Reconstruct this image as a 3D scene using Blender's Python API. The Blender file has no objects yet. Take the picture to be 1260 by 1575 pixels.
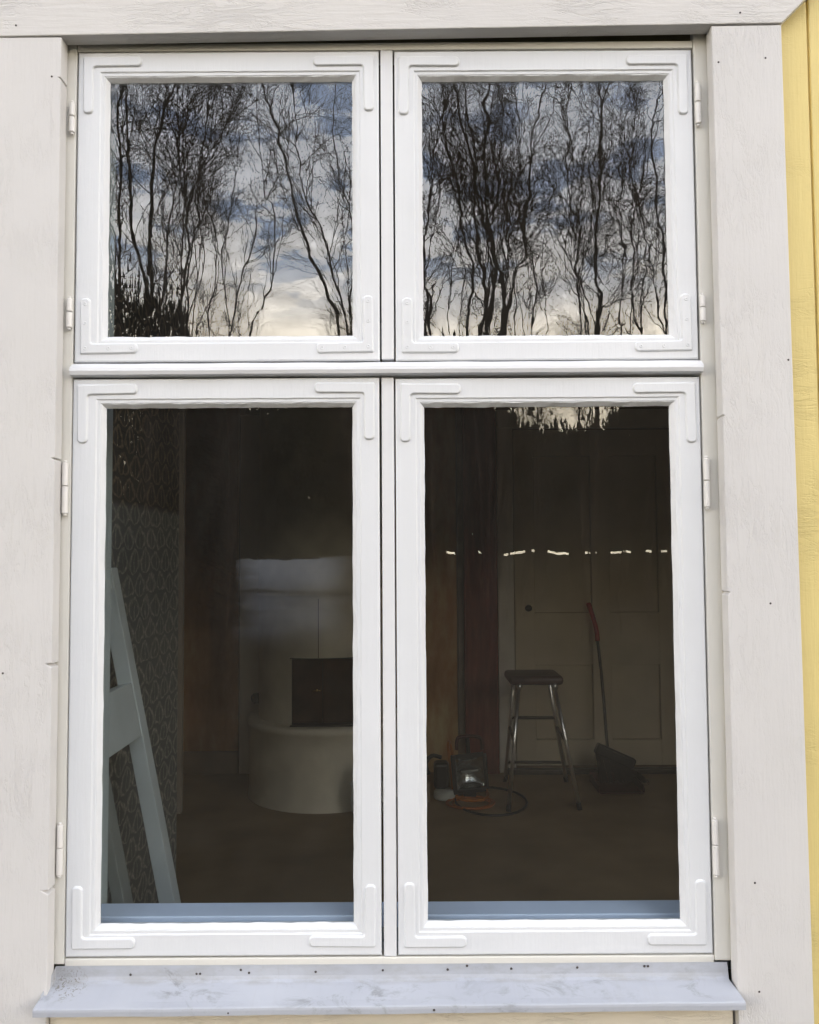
import bpy, bmesh, math, random
import numpy as np
from mathutils import Vector, Matrix
random.seed(7); rng = np.random.default_rng(11)
SC = bpy.context.scene
COL = SC.collection
R = math.radians
CAMY, CAMZ = -1.43, 1.40

# ------------------------------------------------------------ camera
cd = bpy.data.cameras.new('camera'); cam = bpy.data.objects.new('camera', cd); COL.objects.link(cam)
cd.sensor_fit = 'HORIZONTAL'; cd.sensor_width = 36; cd.lens = 36*1262/1260
cd.clip_start = 0.05; cd.clip_end = 3000
cam.matrix_world = Matrix.Translation((0, CAMY, CAMZ)) @ Matrix.Rotation(R(90+2.83), 4, 'X') @ Matrix.Rotation(R(-0.35), 4, 'Z')
SC.camera = cam

# ------------------------------------------------------------ world
SUN_EL, SUN_AZ = 56, 152          # azimuth from +Y clockwise: light comes from outside, to the right
W = bpy.data.worlds.new('World'); SC.world = W; W.use_nodes = True
nt = W.node_tree; nt.nodes.clear()
def wn(t, **k):
    n = nt.nodes.new(t)
    for a, b in k.items(): setattr(n, a, b)
    return n
out = wn('ShaderNodeOutputWorld'); bg = wn('ShaderNodeBackground'); bg.inputs[1].default_value = 0.10
sky = wn('ShaderNodeTexSky', sky_type='NISHITA', sun_disc=False, sun_elevation=R(SUN_EL), sun_rotation=R(SUN_AZ))
tc = wn('ShaderNodeTexCoord'); sep = wn('ShaderNodeSeparateXYZ'); nt.links.new(tc.outputs['Generated'], sep.inputs[0])
mp = wn('ShaderNodeMapping'); mp.inputs['Scale'].default_value = (1.0, 1.0, 3.0); nt.links.new(tc.outputs['Generated'], mp.inputs[0])
n1 = wn('ShaderNodeTexNoise'); n1.inputs['Scale'].default_value = 11.0; n1.inputs['Detail'].default_value = 6; n1.inputs['Roughness'].default_value = .55
n2 = wn('ShaderNodeTexNoise'); n2.inputs['Scale'].default_value = 13.0; n2.inputs['Detail'].default_value = 9; n2.inputs['Roughness'].default_value = .62
nt.links.new(mp.outputs[0], n1.inputs['Vector']); nt.links.new(mp.outputs[0], n2.inputs['Vector'])
elev = wn('ShaderNodeValToRGB')       # cloud deck: bright and warm low down, grey overhead
e = elev.color_ramp; e.elements[0].position = 0.0; e.elements[0].color = (1.0, .88, .66, 1)
e.elements[1].position = 1.0; e.elements[1].color = (.10, .11, .135, 1)
for p, c in ((.22, (1.15, 1.0, .78, 1)), (.31, (.95, .90, .85, 1)), (.42, (.78, .79, .84, 1)), (.53, (.60, .63, .71, 1)), (.72, (.14, .155, .19, 1))):
    q = e.elements.new(p); q.color = c
nt.links.new(sep.outputs[2], elev.inputs[0])
cr = wn('ShaderNodeMapRange'); cr.inputs[1].default_value = .3; cr.inputs[2].default_value = .72; cr.inputs[3].default_value = .70; cr.inputs[4].default_value = 1.55
nt.links.new(n2.outputs[0], cr.inputs[0])
mul = wn('ShaderNodeVectorMath', operation='SCALE'); nt.links.new(elev.outputs[0], mul.inputs[0]); nt.links.new(cr.outputs[0], mul.inputs[3])
CLOUD = 136.0
mul2 = wn('ShaderNodeVectorMath', operation='SCALE'); mul2.inputs[3].default_value = CLOUD; nt.links.new(mul.outputs[0], mul2.inputs[0])
gap = wn('ShaderNodeMapRange'); gap.inputs[1].default_value = .42; gap.inputs[2].default_value = .51; gap.inputs[3].default_value = .15; gap.inputs[4].default_value = 1.0
nt.links.new(n1.outputs[0], gap.inputs[0])
lowc = wn('ShaderNodeMapRange'); lowc.inputs[1].default_value = .27; lowc.inputs[2].default_value = .36; lowc.inputs[3].default_value = 1.0; lowc.inputs[4].default_value = 0.0
nt.links.new(sep.outputs[2], lowc.inputs[0])
gmx = wn('ShaderNodeMath', operation='MAXIMUM'); nt.links.new(gap.outputs[0], gmx.inputs[0]); nt.links.new(lowc.outputs[0], gmx.inputs[1])
skm = wn('ShaderNodeVectorMath', operation='SCALE'); skm.inputs[3].default_value = 9.0; nt.links.new(sky.outputs[0], skm.inputs[0])
mx = wn('ShaderNodeMixRGB'); nt.links.new(gmx.outputs[0], mx.inputs[0]); nt.links.new(skm.outputs[0], mx.inputs[1]); nt.links.new(mul2.outputs[0], mx.inputs[2])
nt.links.new(mx.outputs[0], bg.inputs[0]); nt.links.new(bg.outputs[0], out.inputs[0])

# ------------------------------------------------------------ sun (veiled by cloud) and exposure
sd = bpy.data.lights.new('sun', 'SUN'); sd.energy = 1.2; sd.angle = R(20); sd.color = (1, .95, .88)
so = bpy.data.objects.new('sun', sd); COL.objects.link(so)
az = R(SUN_AZ); dirv = Vector((math.sin(az)*math.cos(R(SUN_EL)), math.cos(az)*math.cos(R(SUN_EL)), math.sin(R(SUN_EL))))
so.rotation_euler = dirv.to_track_quat('Z', 'Y').to_euler()
vs = SC.view_settings; vs.view_transform = 'Standard'; vs.look = 'None'; vs.gamma = 1; vs.use_curve_mapping = False
vs.exposure = -1.48
SC.cycles.max_bounces = 8; SC.cycles.diffuse_bounces = 4; SC.cycles.glossy_bounces = 4; SC.cycles.transparent_max_bounces = 12
SC.cycles.caustics_reflective = False; SC.cycles.caustics_refractive = False; SC.cycles.sample_clamp_indirect = 6

# ------------------------------------------------------------ materials
def newmat(name):
    m = bpy.data.materials.new(name); m.use_nodes = True; t = m.node_tree; t.nodes.clear()
    o = t.nodes.new('ShaderNodeOutputMaterial'); b = t.nodes.new('ShaderNodeBsdfPrincipled'); t.links.new(b.outputs[0], o.inputs[0])
    return m, t, b, o
def coords(t, scale=(1, 1, 1)):
    g = t.nodes.new('ShaderNodeNewGeometry'); m = t.nodes.new('ShaderNodeMapping'); m.inputs['Scale'].default_value = scale
    t.links.new(g.outputs['Position'], m.inputs[0]); return m.outputs[0]
def noise(t, vec, scale, detail=4, rough=.5, dist=0):
    n = t.nodes.new('ShaderNodeTexNoise'); n.inputs['Scale'].default_value = scale; n.inputs['Detail'].default_value = detail
    n.inputs['Roughness'].default_value = rough; n.inputs['Distortion'].default_value = dist; t.links.new(vec, n.inputs['Vector']); return n.outputs[0]
def ramp(t, fac, stops):
    r = t.nodes.new('ShaderNodeValToRGB'); e = r.color_ramp
    e.elements[0].position, e.elements[0].color = stops[0][0], (*stops[0][1], 1)
    e.elements[1].position, e.elements[1].color = stops[-1][0], (*stops[-1][1], 1)
    for p, c in stops[1:-1]: q = e.elements.new(p); q.color = (*c, 1)
    t.links.new(fac, r.inputs[0]); return r.outputs[0]
def mixc(t, fac, a, b, mode='MIX'):
    m = t.nodes.new('ShaderNodeMixRGB'); m.blend_type = mode
    for i, v in ((0, fac), (1, a), (2, b)):
        if hasattr(v, 'links'): t.links.new(v, m.inputs[i])
        elif i == 0: m.inputs[0].default_value = v
        else: m.inputs[i].default_value = (*v, 1)
    return m.outputs[0]
def math_(t, op, a, b=None):
    m = t.nodes.new('ShaderNodeMath'); m.operation = op
    for i, v in ((0, a), (1, b)):
        if v is None: continue
        if hasattr(v, 'links'): t.links.new(v, m.inputs[i])
        else: m.inputs[i].default_value = v
    return m.outputs[0]
def bump(t, b, h, strength, dist):
    n = t.nodes.new('ShaderNodeBump'); n.inputs['Strength'].default_value = strength; n.inputs['Distance'].default_value = dist
    t.links.new(h, n.inputs['Height']); t.links.new(n.outputs[0], b.inputs['Normal'])
def gray(v): return (v, v, v)
def tint(c, k): return tuple(min(1, x*k) for x in c)

def simple(name, col, rough=.6, metal=0, var=.12, scale=20, bmp=.0):
    m, t, b, o = newmat(name); v = coords(t)
    n = noise(t, v, scale, 4)
    t.links.new(ramp(t, n, [(.3, tint(col, 1-var)), (.7, tint(col, 1+var))]), b.inputs['Base Color'])
    b.inputs['Roughness'].default_value = rough; b.inputs['Metallic'].default_value = metal
    if bmp: bump(t, b, n, .5, bmp)
    return m

def paint(name, col, rough, grain, wear=0.0, streak='z', crackle=0):
    """painted wood: slight tone variation, brush marks along the grain, fine cracks"""
    m, t, b, o = newmat(name)
    s = {'z': (1, 1, .08), 'x': (.08, 1, 1)}[streak]
    v = coords(t); vs_ = coords(t, s)
    big = noise(t, v, 3.2, 3, .6)
    c = ramp(t, big, [(.3, tint(col, .955)), (.7, tint(col, 1.02))])
    fine = noise(t, vs_, 160, 3, .6)
    mid = noise(t, v, 38, 3, .6)
    dirt = ramp(t, noise(t, v, 7, 7, .75), [(.62, (0, 0, 0)), (.80, (1, 1, 1))])
    c = mixc(t, math_(t, 'MULTIPLY', dirt, wear), c, tint(col, .55))
    h = math_(t, 'ADD', math_(t, 'MULTIPLY', fine, 1.0), math_(t, 'MULTIPLY', mid, .9))
    if crackle:
        sc_ = (.22, 1, 1) if streak == 'x' or crackle > 1 else (1, 1, .22)
        vc = coords(t, sc_)
        nn = noise(t, vc, 55, 5, .7, .6)
        patch = ramp(t, noise(t, v, 5, 3), [(.42, (0, 0, 0)), (.6, (1, 1, 1))])
        line = ramp(t, nn, [(.44, (0, 0, 0)), (.485, (1, 1, 1)), (.50, (1, 1, 1)), (.54, (0, 0, 0))])
        cl = math_(t, 'MULTIPLY', line, patch)
        c = mixc(t, math_(t, 'MULTIPLY', cl, .07), c, tint(col, .5))
        h = math_(t, 'SUBTRACT', h, math_(t, 'MULTIPLY', cl, .8))
        vk = coords(t, (1, 1, .6) if streak == 'z' else (.6, 1, 1)); wob = noise(t, v, 22, 2)
        vo = t.nodes.new('ShaderNodeTexVoronoi'); vo.inputs['Scale'].default_value = 4.6; t.links.new(vk, vo.inputs['Vector'])
        dk = math_(t, 'ADD', vo.outputs['Distance'], math_(t, 'MULTIPLY', wob, .03))
        rings = math_(t, 'SINE', math_(t, 'MULTIPLY', dk, 190.0)); km = ramp(t, dk, [(.045, (1, 1, 1)), (.095, (0, 0, 0))])
        h = math_(t, 'ADD', h, math_(t, 'MULTIPLY', math_(t, 'MULTIPLY', rings, km), .55))
        c = mixc(t, math_(t, 'MULTIPLY', km, .10), c, tint(col, .75))
        pat = ramp(t, noise(t, coords(t, (1, 1, .35) if streak == 'z' else (.35, 1, 1)), 2.3, 5, .6), [(.45, (0, 0, 0)), (.75, (1, 1, 1))])
        c = mixc(t, math_(t, 'MULTIPLY', pat, .35), c, (col[0]*.93, col[1]*.92, col[2]*.86))
    t.links.new(c, b.inputs['Base Color']); b.inputs['Roughness'].default_value = rough
    bump(t, b, h, grain, .0012)
    return m
M = {}
M['sash'] = paint('white_sash_paint', (.735, .75, .765), .38, .40, .10)
M['frame'] = paint('cream_frame_paint', (.74, .725, .67), .45, .35, .12)
M['transom'] = paint('white_transom_paint', (.74, .745, .755), .35, .25, .0, 'x')
M['casing'] = paint('pale_grey_casing_paint', (.65, .635, .62), .62, .55, .05, 'z', 1)
M['casing_top'] = paint('pale_grey_head_casing_paint', (.65, .633, .61), .62, .6, .10, 'x', 1)
M['beige'] = paint('beige_board_paint', (.74, .67, .54), .6, .7, .35, 'x', 1)
M['yellow'] = paint('yellow_cladding_paint', (.74, .60, .24), .65, .7, .25, 'z', 2)
M['putty'] = paint('white_putty', (.76, .775, .79), .5, .7)
M['dark_gap'] = simple('dirty_gap', (.17, .15, .09), .9)
M['nail'] = simple('rusty_nail', (.06, .05, .045), .6)
M['hinge'] = paint('white_hinge_paint', (.77, .75, .72), .4, .5, .35)

# sill metal: bluish white with grey scuffs and dirt in the left corner
m, t, b, o = newmat('painted_sheet_metal'); v = coords(t); vx = coords(t, (.6, 1, 1))
base = ramp(t, noise(t, v, 6, 4), [(.3, (.41, .43, .475)), (.7, (.48, .50, .54))])
sc1 = ramp(t, noise(t, vx, 24, 8, .78, .8), [(.52, (0, 0, 0)), (.64, (1, 1, 1))])
zone = ramp(t, noise(t, v, 9, 2), [(.42, (0, 0, 0)), (.62, (1, 1, 1))])
c = mixc(t, math_(t, 'MULTIPLY', math_(t, 'MULTIPLY', sc1, zone), .75), base, (.24, .245, .25))
g = t.nodes.new('ShaderNodeNewGeometry'); d = t.nodes.new('ShaderNodeVectorMath'); d.operation = 'DISTANCE'
t.links.new(g.outputs['Position'], d.inputs[0]); d.inputs[1].default_value = (-.578, -.012, .674)
near = ramp(t, math_(t, 'MULTIPLY', d.outputs['Value'], 10), [(.15, (1, 1, 1)), (.36, (0, 0, 0))])
sp = ramp(t, noise(t, v, 130, 3, .6, 1.5), [(.55, (0, 0, 0)), (.60, (1, 1, 1))])
c = mixc(t, math_(t, 'MULTIPLY', math_(t, 'MULTIPLY', near, sp), .75), c, (.16, .14, .09))
s2 = t.nodes.new('ShaderNodeSeparateXYZ'); t.links.new(g.outputs['Position'], s2.inputs[0])
bk = math_(t, 'MULTIPLY', ramp(t, math_(t, 'ABSOLUTE', math_(t, 'MULTIPLY', math_(t, 'ADD', s2.outputs['Y'], .006), 40)), [(.05, (1, 1, 1)), (.38, (0, 0, 0))]), ramp(t, noise(t, coords(t, (.4, 1, 1)), 40, 5, .7), [(.42, (0, 0, 0)), (.62, (1, 1, 1))]))
c = mixc(t, math_(t, 'MULTIPLY', bk, .38), c, (.24, .22, .17))
stk = ramp(t, noise(t, coords(t, (1, .10, .10)), 70, 4, .6), [(.55, (0, 0, 0)), (.75, (1, 1, 1))])
c = mixc(t, math_(t, 'MULTIPLY', stk, .16), c, (.30, .29, .26))
t.links.new(c, b.inputs['Base Color']); b.inputs['Roughness'].default_value = .42
bump(t, b, noise(t, v, 14, 3), .35, .003); M['sill'] = m

# window glass: mirror share rises with angle, old drawn glass bends the reflection
def glassmat(name, wob, sc, f0=.078):
    m = bpy.data.materials.new(name); m.use_nodes = True; t = m.node_tree; t.nodes.clear()
    o = t.nodes.new('ShaderNodeOutputMaterial'); mix = t.nodes.new('ShaderNodeMixShader')
    tr = t.nodes.new('ShaderNodeBsdfTransparent'); tr.inputs[0].default_value = (.965, .98, .975, 1)
    gl = t.nodes.new('ShaderNodeBsdfGlossy'); gl.inputs['Roughness'].default_value = 0; gl.inputs[0].default_value = (1, 1, 1, 1)
    lw = t.nodes.new('ShaderNodeLayerWeight'); lw.inputs[0].default_value = .5
    p5 = math_(t, 'POWER', lw.outputs['Facing'], 5.0)
    f = math_(t, 'ADD', math_(t, 'MULTIPLY', p5, 1-f0), f0)
    g = t.nodes.new('ShaderNodeNewGeometry')
    def lay(scale, s, det, amp):
        v = coords(t, s)
        n = t.nodes.new('ShaderNodeTexNoise'); n.inputs['Scale'].default_value = scale; n.inputs['Detail'].default_value = det
        t.links.new(v, n.inputs['Vector'])
        a = t.nodes.new('ShaderNodeVectorMath'); a.operation = 'SUBTRACT'; t.links.new(n.outputs['Color'], a.inputs[0]); a.inputs[1].default_value = (.5, .5, .5)
        b_ = t.nodes.new('ShaderNodeVectorMath'); b_.operation = 'SCALE'; b_.inputs[3].default_value = amp; t.links.new(a.outputs[0], b_.inputs[0])
        return b_.outputs[0]
    a1 = lay(sc, (1, 1, .55), 2, wob); a2 = lay(sc*4.6, (1, 1, .6), 1, wob*.38)
    ad = t.nodes.new('ShaderNodeVectorMath'); ad.operation = 'ADD'; t.links.new(a1, ad.inputs[0]); t.links.new(a2, ad.inputs[1])
    ad2 = t.nodes.new('ShaderNodeVectorMath'); ad2.operation = 'ADD'; t.links.new(ad.outputs[0], ad2.inputs[0]); t.links.new(g.outputs['Normal'], ad2.inputs[1])
    nm = t.nodes.new('ShaderNodeVectorMath'); nm.operation = 'NORMALIZE'; t.links.new(ad2.outputs[0], nm.inputs[0])
    t.links.new(nm.outputs[0], gl.inputs['Normal'])
    t.links.new(f, mix.inputs[0]); t.links.new(tr.outputs[0], mix.inputs[1]); t.links.new(gl.outputs[0], mix.inputs[2]); df = t.nodes.new('ShaderNodeBsdfDiffuse'); df.inputs[0].default_value = (.80, .74, .66, 1)
    mx2 = t.nodes.new('ShaderNodeMixShader'); sm = ramp(t, noise(t, coords(t, (1, 1, .5)), 5, 6, .7, .8), [(.3, gray(.004)), (.72, gray(.0115))])
    t.links.new(sm, mx2.inputs[0]); t.links.new(mix.outputs[0], mx2.inputs[1]); t.links.new(df.outputs[0], mx2.inputs[2]); t.links.new(mx2.outputs[0], o.inputs[0])
    return m
M['glass_a'] = glassmat('wavy_window_glass', .0052, 13)
M['glass_b'] = glassmat('very_wavy_window_glass', .0115, 13)
M['glass_c'] = glassmat('slightly_wavy_window_glass', .006, 16)

# interior
M['floor'] = simple('worn_brown_floor', (.335, .238, .135), .7, 0, .16, 3)
m, t, b, o = newmat('hardboard_wall'); v = coords(t, (1, 1, .35))
c = ramp(t, noise(t, v, 3.5, 6, .65), [(.3, (.26, .12, .05)), (.5, (.46, .25, .11)), (.66, (.58, .44, .22))])
c2 = ramp(t, noise(t, coords(t, (1.5, 1, .5)), 5, 4), [(.55, (0, 0, 0)), (.7, (1, 1, 1))])
t.links.new(mixc(t, math_(t, 'MULTIPLY', c2, .3), c, (.42, .15, .05)), b.inputs['Base Color']); b.inputs['Roughness'].default_value = .8; M['hardboard'] = m
m, t, b, o = newmat('stained_red_post'); v = coords(t, (1, 1, .12))
t.links.new(ramp(t, noise(t, v, 16, 6, .7), [(.3, (.10, .018, .012)), (.55, (.20, .038, .024)), (.75, (.32, .09, .055))]), b.inputs['Base Color']); b.inputs['Roughness'].default_value = .7; M['redpost'] = m
M['inner_white'] = simple('old_white_interior_paint', (.78, .73, .63), .6, 0, .12, 3)
M['door'] = simple('old_cream_door_paint', (.62, .53, .37), .55, 0, .14, 2.5)
M['inner_sill'] = simple('blue_white_sill_paint', (.52, .62, .80), .35, 0, .05, 6)
M['reveal'] = simple('grey_green_reveal_paint', (.36, .41, .42), .5, 0, .06, 6)
M['ceiling'] = simple('dark_board_ceiling', (.10, .09, .075), .8, 0, .2, 4)
M['wall_in'] = simple('bare_interior_wall', (.30, .22, .15), .85, 0, .25, 3)
M['stove'] = simple('chalky_stove_plaster', (.78, .72, .58), .7, 0, .13, 5, .012)
M['soot'] = simple('sooty_iron', (.018, .014, .012), .6)
M['brass'] = simple('tarnished_brass_door', (.045, .017, .007), .5, .2, .5, 7)
M['knob'] = simple('worn_brass_knob', (.7, .5, .25), .25, 1)
M['leansash'] = simple('pale_blue_grey_sash_paint', (.54, .60, .62), .45, 0, .08, 8)
M['leansash2'] = simple('dull_grey_sash_paint', (.24, .26, .25), .5, 0, .15, 8)
M['chrome'] = simple('chrome_tube', (.92, .90, .85), .30, 1, .04)
M['vinyl'] = simple('brown_vinyl_seat', (.075, .035, .028), .4, 0, .15)
M['darkmetal'] = simple('dull_dark_metal', (.10, .09, .075), .4, .6)
M['red_plastic'] = simple('red_plastic_grip', (.42, .028, .014), .4)
M['dark_plastic'] = simple('dark_plastic', (.02, .018, .018), .45)
M['wine_plastic'] = simple('wine_red_plastic', (.06, .012, .012), .5)
M['orange'] = simple('orange_tube_paint', (.50, .17, .03), .45)
M['orange_cable'] = simple('orange_cable_rubber', (.38, .12, .03), .5)
M['reflector'] = simple('pressed_reflector', (.55, .57, .55), .22, .9, .1, 60, .004)
M['paper'] = simple('crumpled_pale_paper', (.50, .50, .44), .7)
M['brushwood'] = simple('broom_bristles', (.03, .02, .02), .8)
# wallpaper: pointed leaves, brown above; greyer below, a pane reflection painted into the colour
m, t, b, o = newmat('leaf_wallpaper')
g = t.nodes.new('ShaderNodeNewGeometry'); s = t.nodes.new('ShaderNodeSeparateXYZ'); t.links.new(g.outputs['Position'], s.inputs[0])
warp = noise(t, coords(t), 14, 3)
yy = math_(t, 'DIVIDE', math_(t, 'ADD', s.outputs['Y'], math_(t, 'MULTIPLY', noise(t, coords(t), 19, 3), .05)), .105); zz = math_(t, 'DIVIDE', math_(t, 'ADD', s.outputs['Z'], math_(t, 'MULTIPLY', warp, .05)), .072)
tri = math_(t, 'PINGPONG', yy, .5)
row = math_(t, 'FLOOR', math_(t, 'ADD', zz, 0.0))
sh = math_(t, 'PINGPONG', math_(t, 'ADD', yy, math_(t, 'MULTIPLY', row, .5)), .5)
fz = math_(t, 'FRACT', zz)
edge = math_(t, 'ABSOLUTE', math_(t, 'SUBTRACT', math_(t, 'MULTIPLY', math_(t, 'SINE', math_(t, 'MULTIPLY', math_(t, 'POWER', fz, .7), 3.14159)), .40), sh))
ln = ramp(t, edge, [(.03, (1, 1, 1)), (.12, (0, 0, 0))])
vein = ramp(t, sh, [(.015, (1, 1, 1)), (.04, (0, 0, 0))])
ln = mixc(t, 1.0, ln, vein, 'LIGHTEN')
spk = ramp(t, noise(t, coords(t), 90, 4, .8), [(.45, (0, 0, 0)), (.62, (1, 1, 1))])
lnf = math_(t, 'MULTIPLY', ln, math_(t, 'ADD', math_(t, 'MULTIPLY', spk, .8), .25))
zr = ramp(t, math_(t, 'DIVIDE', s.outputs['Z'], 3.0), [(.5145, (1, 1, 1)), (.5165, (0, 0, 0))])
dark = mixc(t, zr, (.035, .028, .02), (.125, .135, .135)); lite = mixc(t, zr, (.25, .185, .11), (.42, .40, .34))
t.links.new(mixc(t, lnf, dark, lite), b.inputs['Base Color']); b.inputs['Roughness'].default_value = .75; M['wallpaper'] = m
M['trim'] = simple('greyed_trim', (.20, .165, .13), .6, 0, .15, 9)
# outside
m, t, b, o = newmat('forest_ground'); v = coords(t)
t.links.new(ramp(t, noise(t, v, .7, 8, .7), [(.3, (.012, .010, .007)), (.6, (.026, .022, .014)), (.8, (.045, .04, .028))]), b.inputs['Base Color']); b.inputs['Roughness'].default_value = .95; M['ground'] = m
m, t, b, o = newmat('old_snow'); v = coords(t)
at_ = t.nodes.new('ShaderNodeAttribute'); at_.attribute_name = 'cover'
t.links.new(mixc(t, at_.outputs['Fac'], (.022, .019, .013), ramp(t, noise(t, v, .8, 5, .6), [(.35, (.15, .155, .16)), (.65, (.29, .31, .34))])), b.inputs['Base Color']); b.inputs['Roughness'].default_value = .7; M['snow'] = m
M['bark'] = simple('dark_bark', (.022, .019, .017), .85, 0, .35, 9)
M['twig'] = simple('dark_twigs', (.035, .028, .026), .85, 0, .2, 9)
M['needle'] = simple('spruce_needles', (.012, .015, .011), .9, 0, .3, 3)

for k_ in ('ground', 'bark', 'twig', 'needle', 'snow'): M[k_].node_tree.nodes['Principled BSDF'].inputs['Specular IOR Level'].default_value = 0.0
# ------------------------------------------------------------ helpers
def link(name, me, m=None, parent=None, smooth=False):
    o = bpy.data.objects.new(name, me); COL.objects.link(o)
    if m is not None: me.materials.append(M[m])
    if parent is not None: o.parent = parent
    if smooth:
        for p in me.polygons: p.use_smooth = True
    return o
def mesh(name, v, f, m, parent=None, smooth=False):
    me = bpy.data.meshes.new(name); me.from_pydata([tuple(map(float, p)) for p in v], [], f); me.update()
    return link(name, me, m, parent, smooth)
def bmobj(name, bm, m, parent=None, smooth=False):
    me = bpy.data.meshes.new(name); bmesh.ops.recalc_face_normals(bm, faces=bm.faces); bm.to_mesh(me); bm.free()
    return link(name, me, m, parent, smooth)
def tag(o, label=None, cat=None, group=None, kind=None):
    if label: o['label'] = label
    if cat: o['category'] = cat
    if group: o['group'] = group
    if kind: o['kind'] = kind
    return o
def empty(name, loc, label, cat, group=None):
    o = bpy.data.objects.new(name, None); COL.objects.link(o); o.location = loc; o.empty_display_size = .1
    return tag(o, label, cat, group)
def keep(child_parent_loc):  # children are authored in world space under an Empty: offset them
    pass
def bbox(bm, x0, x1, y0, y1, z0, z1, bev=0, seg=2):
    r = bmesh.ops.create_cube(bm, size=1.0)
    vs_ = r['verts']
    for v in vs_: v.co = Vector(((x0+x1)/2+v.co.x*(x1-x0), (y0+y1)/2+v.co.y*(y1-y0), (z0+z1)/2+v.co.z*(z1-z0)))
    if bev:
        es = list({e for v in vs_ for e in v.link_edges})
        bmesh.ops.bevel(bm, geom=es, offset=bev, segments=seg, affect='EDGES', profile=.5)
def box(name, x0, x1, y0, y1, z0, z1, m, parent=None, bev=0, seg=2):
    bm = bmesh.new(); bbox(bm, x0, x1, y0, y1, z0, z1, bev, seg); return bmobj(name, bm, m, parent)
def prism(name, poly, y0, y1, m, parent=None, bev=0):
    """outline in (x, z), extruded from y0 (front) to y1, front edges bevelled"""
    bm = bmesh.new(); n = len(poly)
    fr = [bm.verts.new((x, y0, z)) for x, z in poly]; bk = [bm.verts.new((x, y1, z)) for x, z in poly]
    f = bm.faces.new(fr); bm.faces.new(bk[::-1])
    for i in range(n): bm.faces.new((fr[i], bk[i], bk[(i+1) % n], fr[(i+1) % n]))
    bmesh.ops.recalc_face_normals(bm, faces=bm.faces)
    if bev: bmesh.ops.bevel(bm, geom=list(f.edges), offset=bev, segments=2, affect='EDGES', profile=.5)
    return bmobj(name, bm, m, parent)
def tube_bm(bm, pts, r, k=8, closed=False, caps=True):
    pts = [Vector(p) for p in pts]; n = len(pts); rings = []
    rr = r if isinstance(r, (list, tuple)) else [r]*n
    up = None
    for i, p in enumerate(pts):
        a = pts[(i-1) % n] if (closed or i > 0) else p; b = pts[(i+1) % n] if (closed or i < n-1) else p
        tv = (b-a).normalized()
        if up is None: up = tv.orthogonal().normalized()
        up = (up - tv*up.dot(tv)).normalized(); sv = tv.cross(up)
        rings.append([bm.verts.new(p+(up*math.cos(2*math.pi*j/k)+sv*math.sin(2*math.pi*j/k))*rr[i]) for j in range(k)])
    for i in range(n if closed else n-1):
        A, B = rings[i], rings[(i+1) % n]
        for j in range(k): bm.faces.new((A[j], A[(j+1) % k], B[(j+1) % k], B[j]))
    if caps and not closed: bm.faces.new(rings[0][::-1]); bm.faces.new(rings[-1])
def tube(name, pts, r, m, parent=None, k=10, closed=False):
    bm = bmesh.new(); tube_bm(bm, pts, r, k, closed); return bmobj(name, bm, m, parent, True)
def lathe(name, prof, m, parent=None, k=48, cx=0, cy=0, skip=None, smooth=True):
    v = []; f = []
    for r, z in prof:
        for j in range(k):
            a = 2*math.pi*j/k; v.append((cx+r*math.cos(a), cy+r*math.sin(a), z))
    for i in range(len(prof)-1):
        for j in range(k):
            if skip and skip(2*math.pi*(j+.5)/k, (prof[i][1]+prof[i+1][1])/2): continue
            f.append((i*k+j, i*k+(j+1) % k, (i+1)*k+(j+1) % k, (i+1)*k+j))
    return mesh(name, v, f, m, parent, smooth)
def smooth_path(pts, n):
    """Catmull-Rom through the points"""
    P = [np.array(p, float) for p in pts]; P = [2*P[0]-P[1]]+P+[2*P[-1]-P[-2]]; out = []
    seg = len(P)-3
    for i in range(n):
        u = i/(n-1)*seg; k = min(int(u), seg-1); t_ = u-k; a, b, c, d = P[k:k+4]
        out.append(.5*((2*b)+(c-a)*t_+(2*a-5*b+4*c-d)*t_*t_+(3*b-a-3*c+d)*t_**3))
    return np.array(out)

# ============================================================ SETTING
GZ = -0.40
def ground():
    nx = 60; xs = np.linspace(-1, 1, nx); v = []; f = []
    for a in xs:
        for b_ in xs: v.append((math.copysign(abs(a)**2.2, a)*900, math.copysign(abs(b_)**2.2, b_)*900, GZ))
    for i in range(nx-1):
        for j in range(nx-1): f.append((i*nx+j, (i+1)*nx+j, (i+1)*nx+j+1, i*nx+j+1))
    return tag(mesh('ground', v, f, 'ground'), 'dark forest ground outside the house', kind='structure')
ground()
def snow_patch(name, k0, k1, d0, d1, label):
    """tapering field of old snow seen in the lower panes; k = sideways slope"""
    v = []; f = []; n = 60; mth = 24
    for i in range(n):
        d_ = d0*(d1/d0)**(i/(n-1)); w0 = k0*d_+random.uniform(-.15, .15)*d_*.05; w1 = k1*d_+random.uniform(-.15, .15)*d_*.05
        for j in range(mth): v.append((w0+(w1-w0)*j/(mth-1), -(d_-1.43), GZ+.03+(.03*math.sin(j*1.7+i) if d_ < 50 else .01)+(-.05 if j in (0, mth-1) or i in (0, n-1) else 0)))
    for i in range(n-1):
        for j in range(mth-1): f.append((i*mth+j, (i+1)*mth+j, (i+1)*mth+j+1, i*mth+j+1))
    o = mesh(name, v, f, 'snow', None, True); at_ = o.data.attributes.new('cover', 'FLOAT', 'POINT')
    at_.data.foreach_set('value', [max(0., min(1., min(j, mth-1-j)/(mth*.22)))*max(0., min(1., i/9)) for i in range(n) for j in range(mth)])
    return tag(o, label, kind='structure')
snow_patch('snow_field', -.215, -.072, 15.5, 300, 'strip of old snow mirrored across the stove in the left pane')

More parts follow.
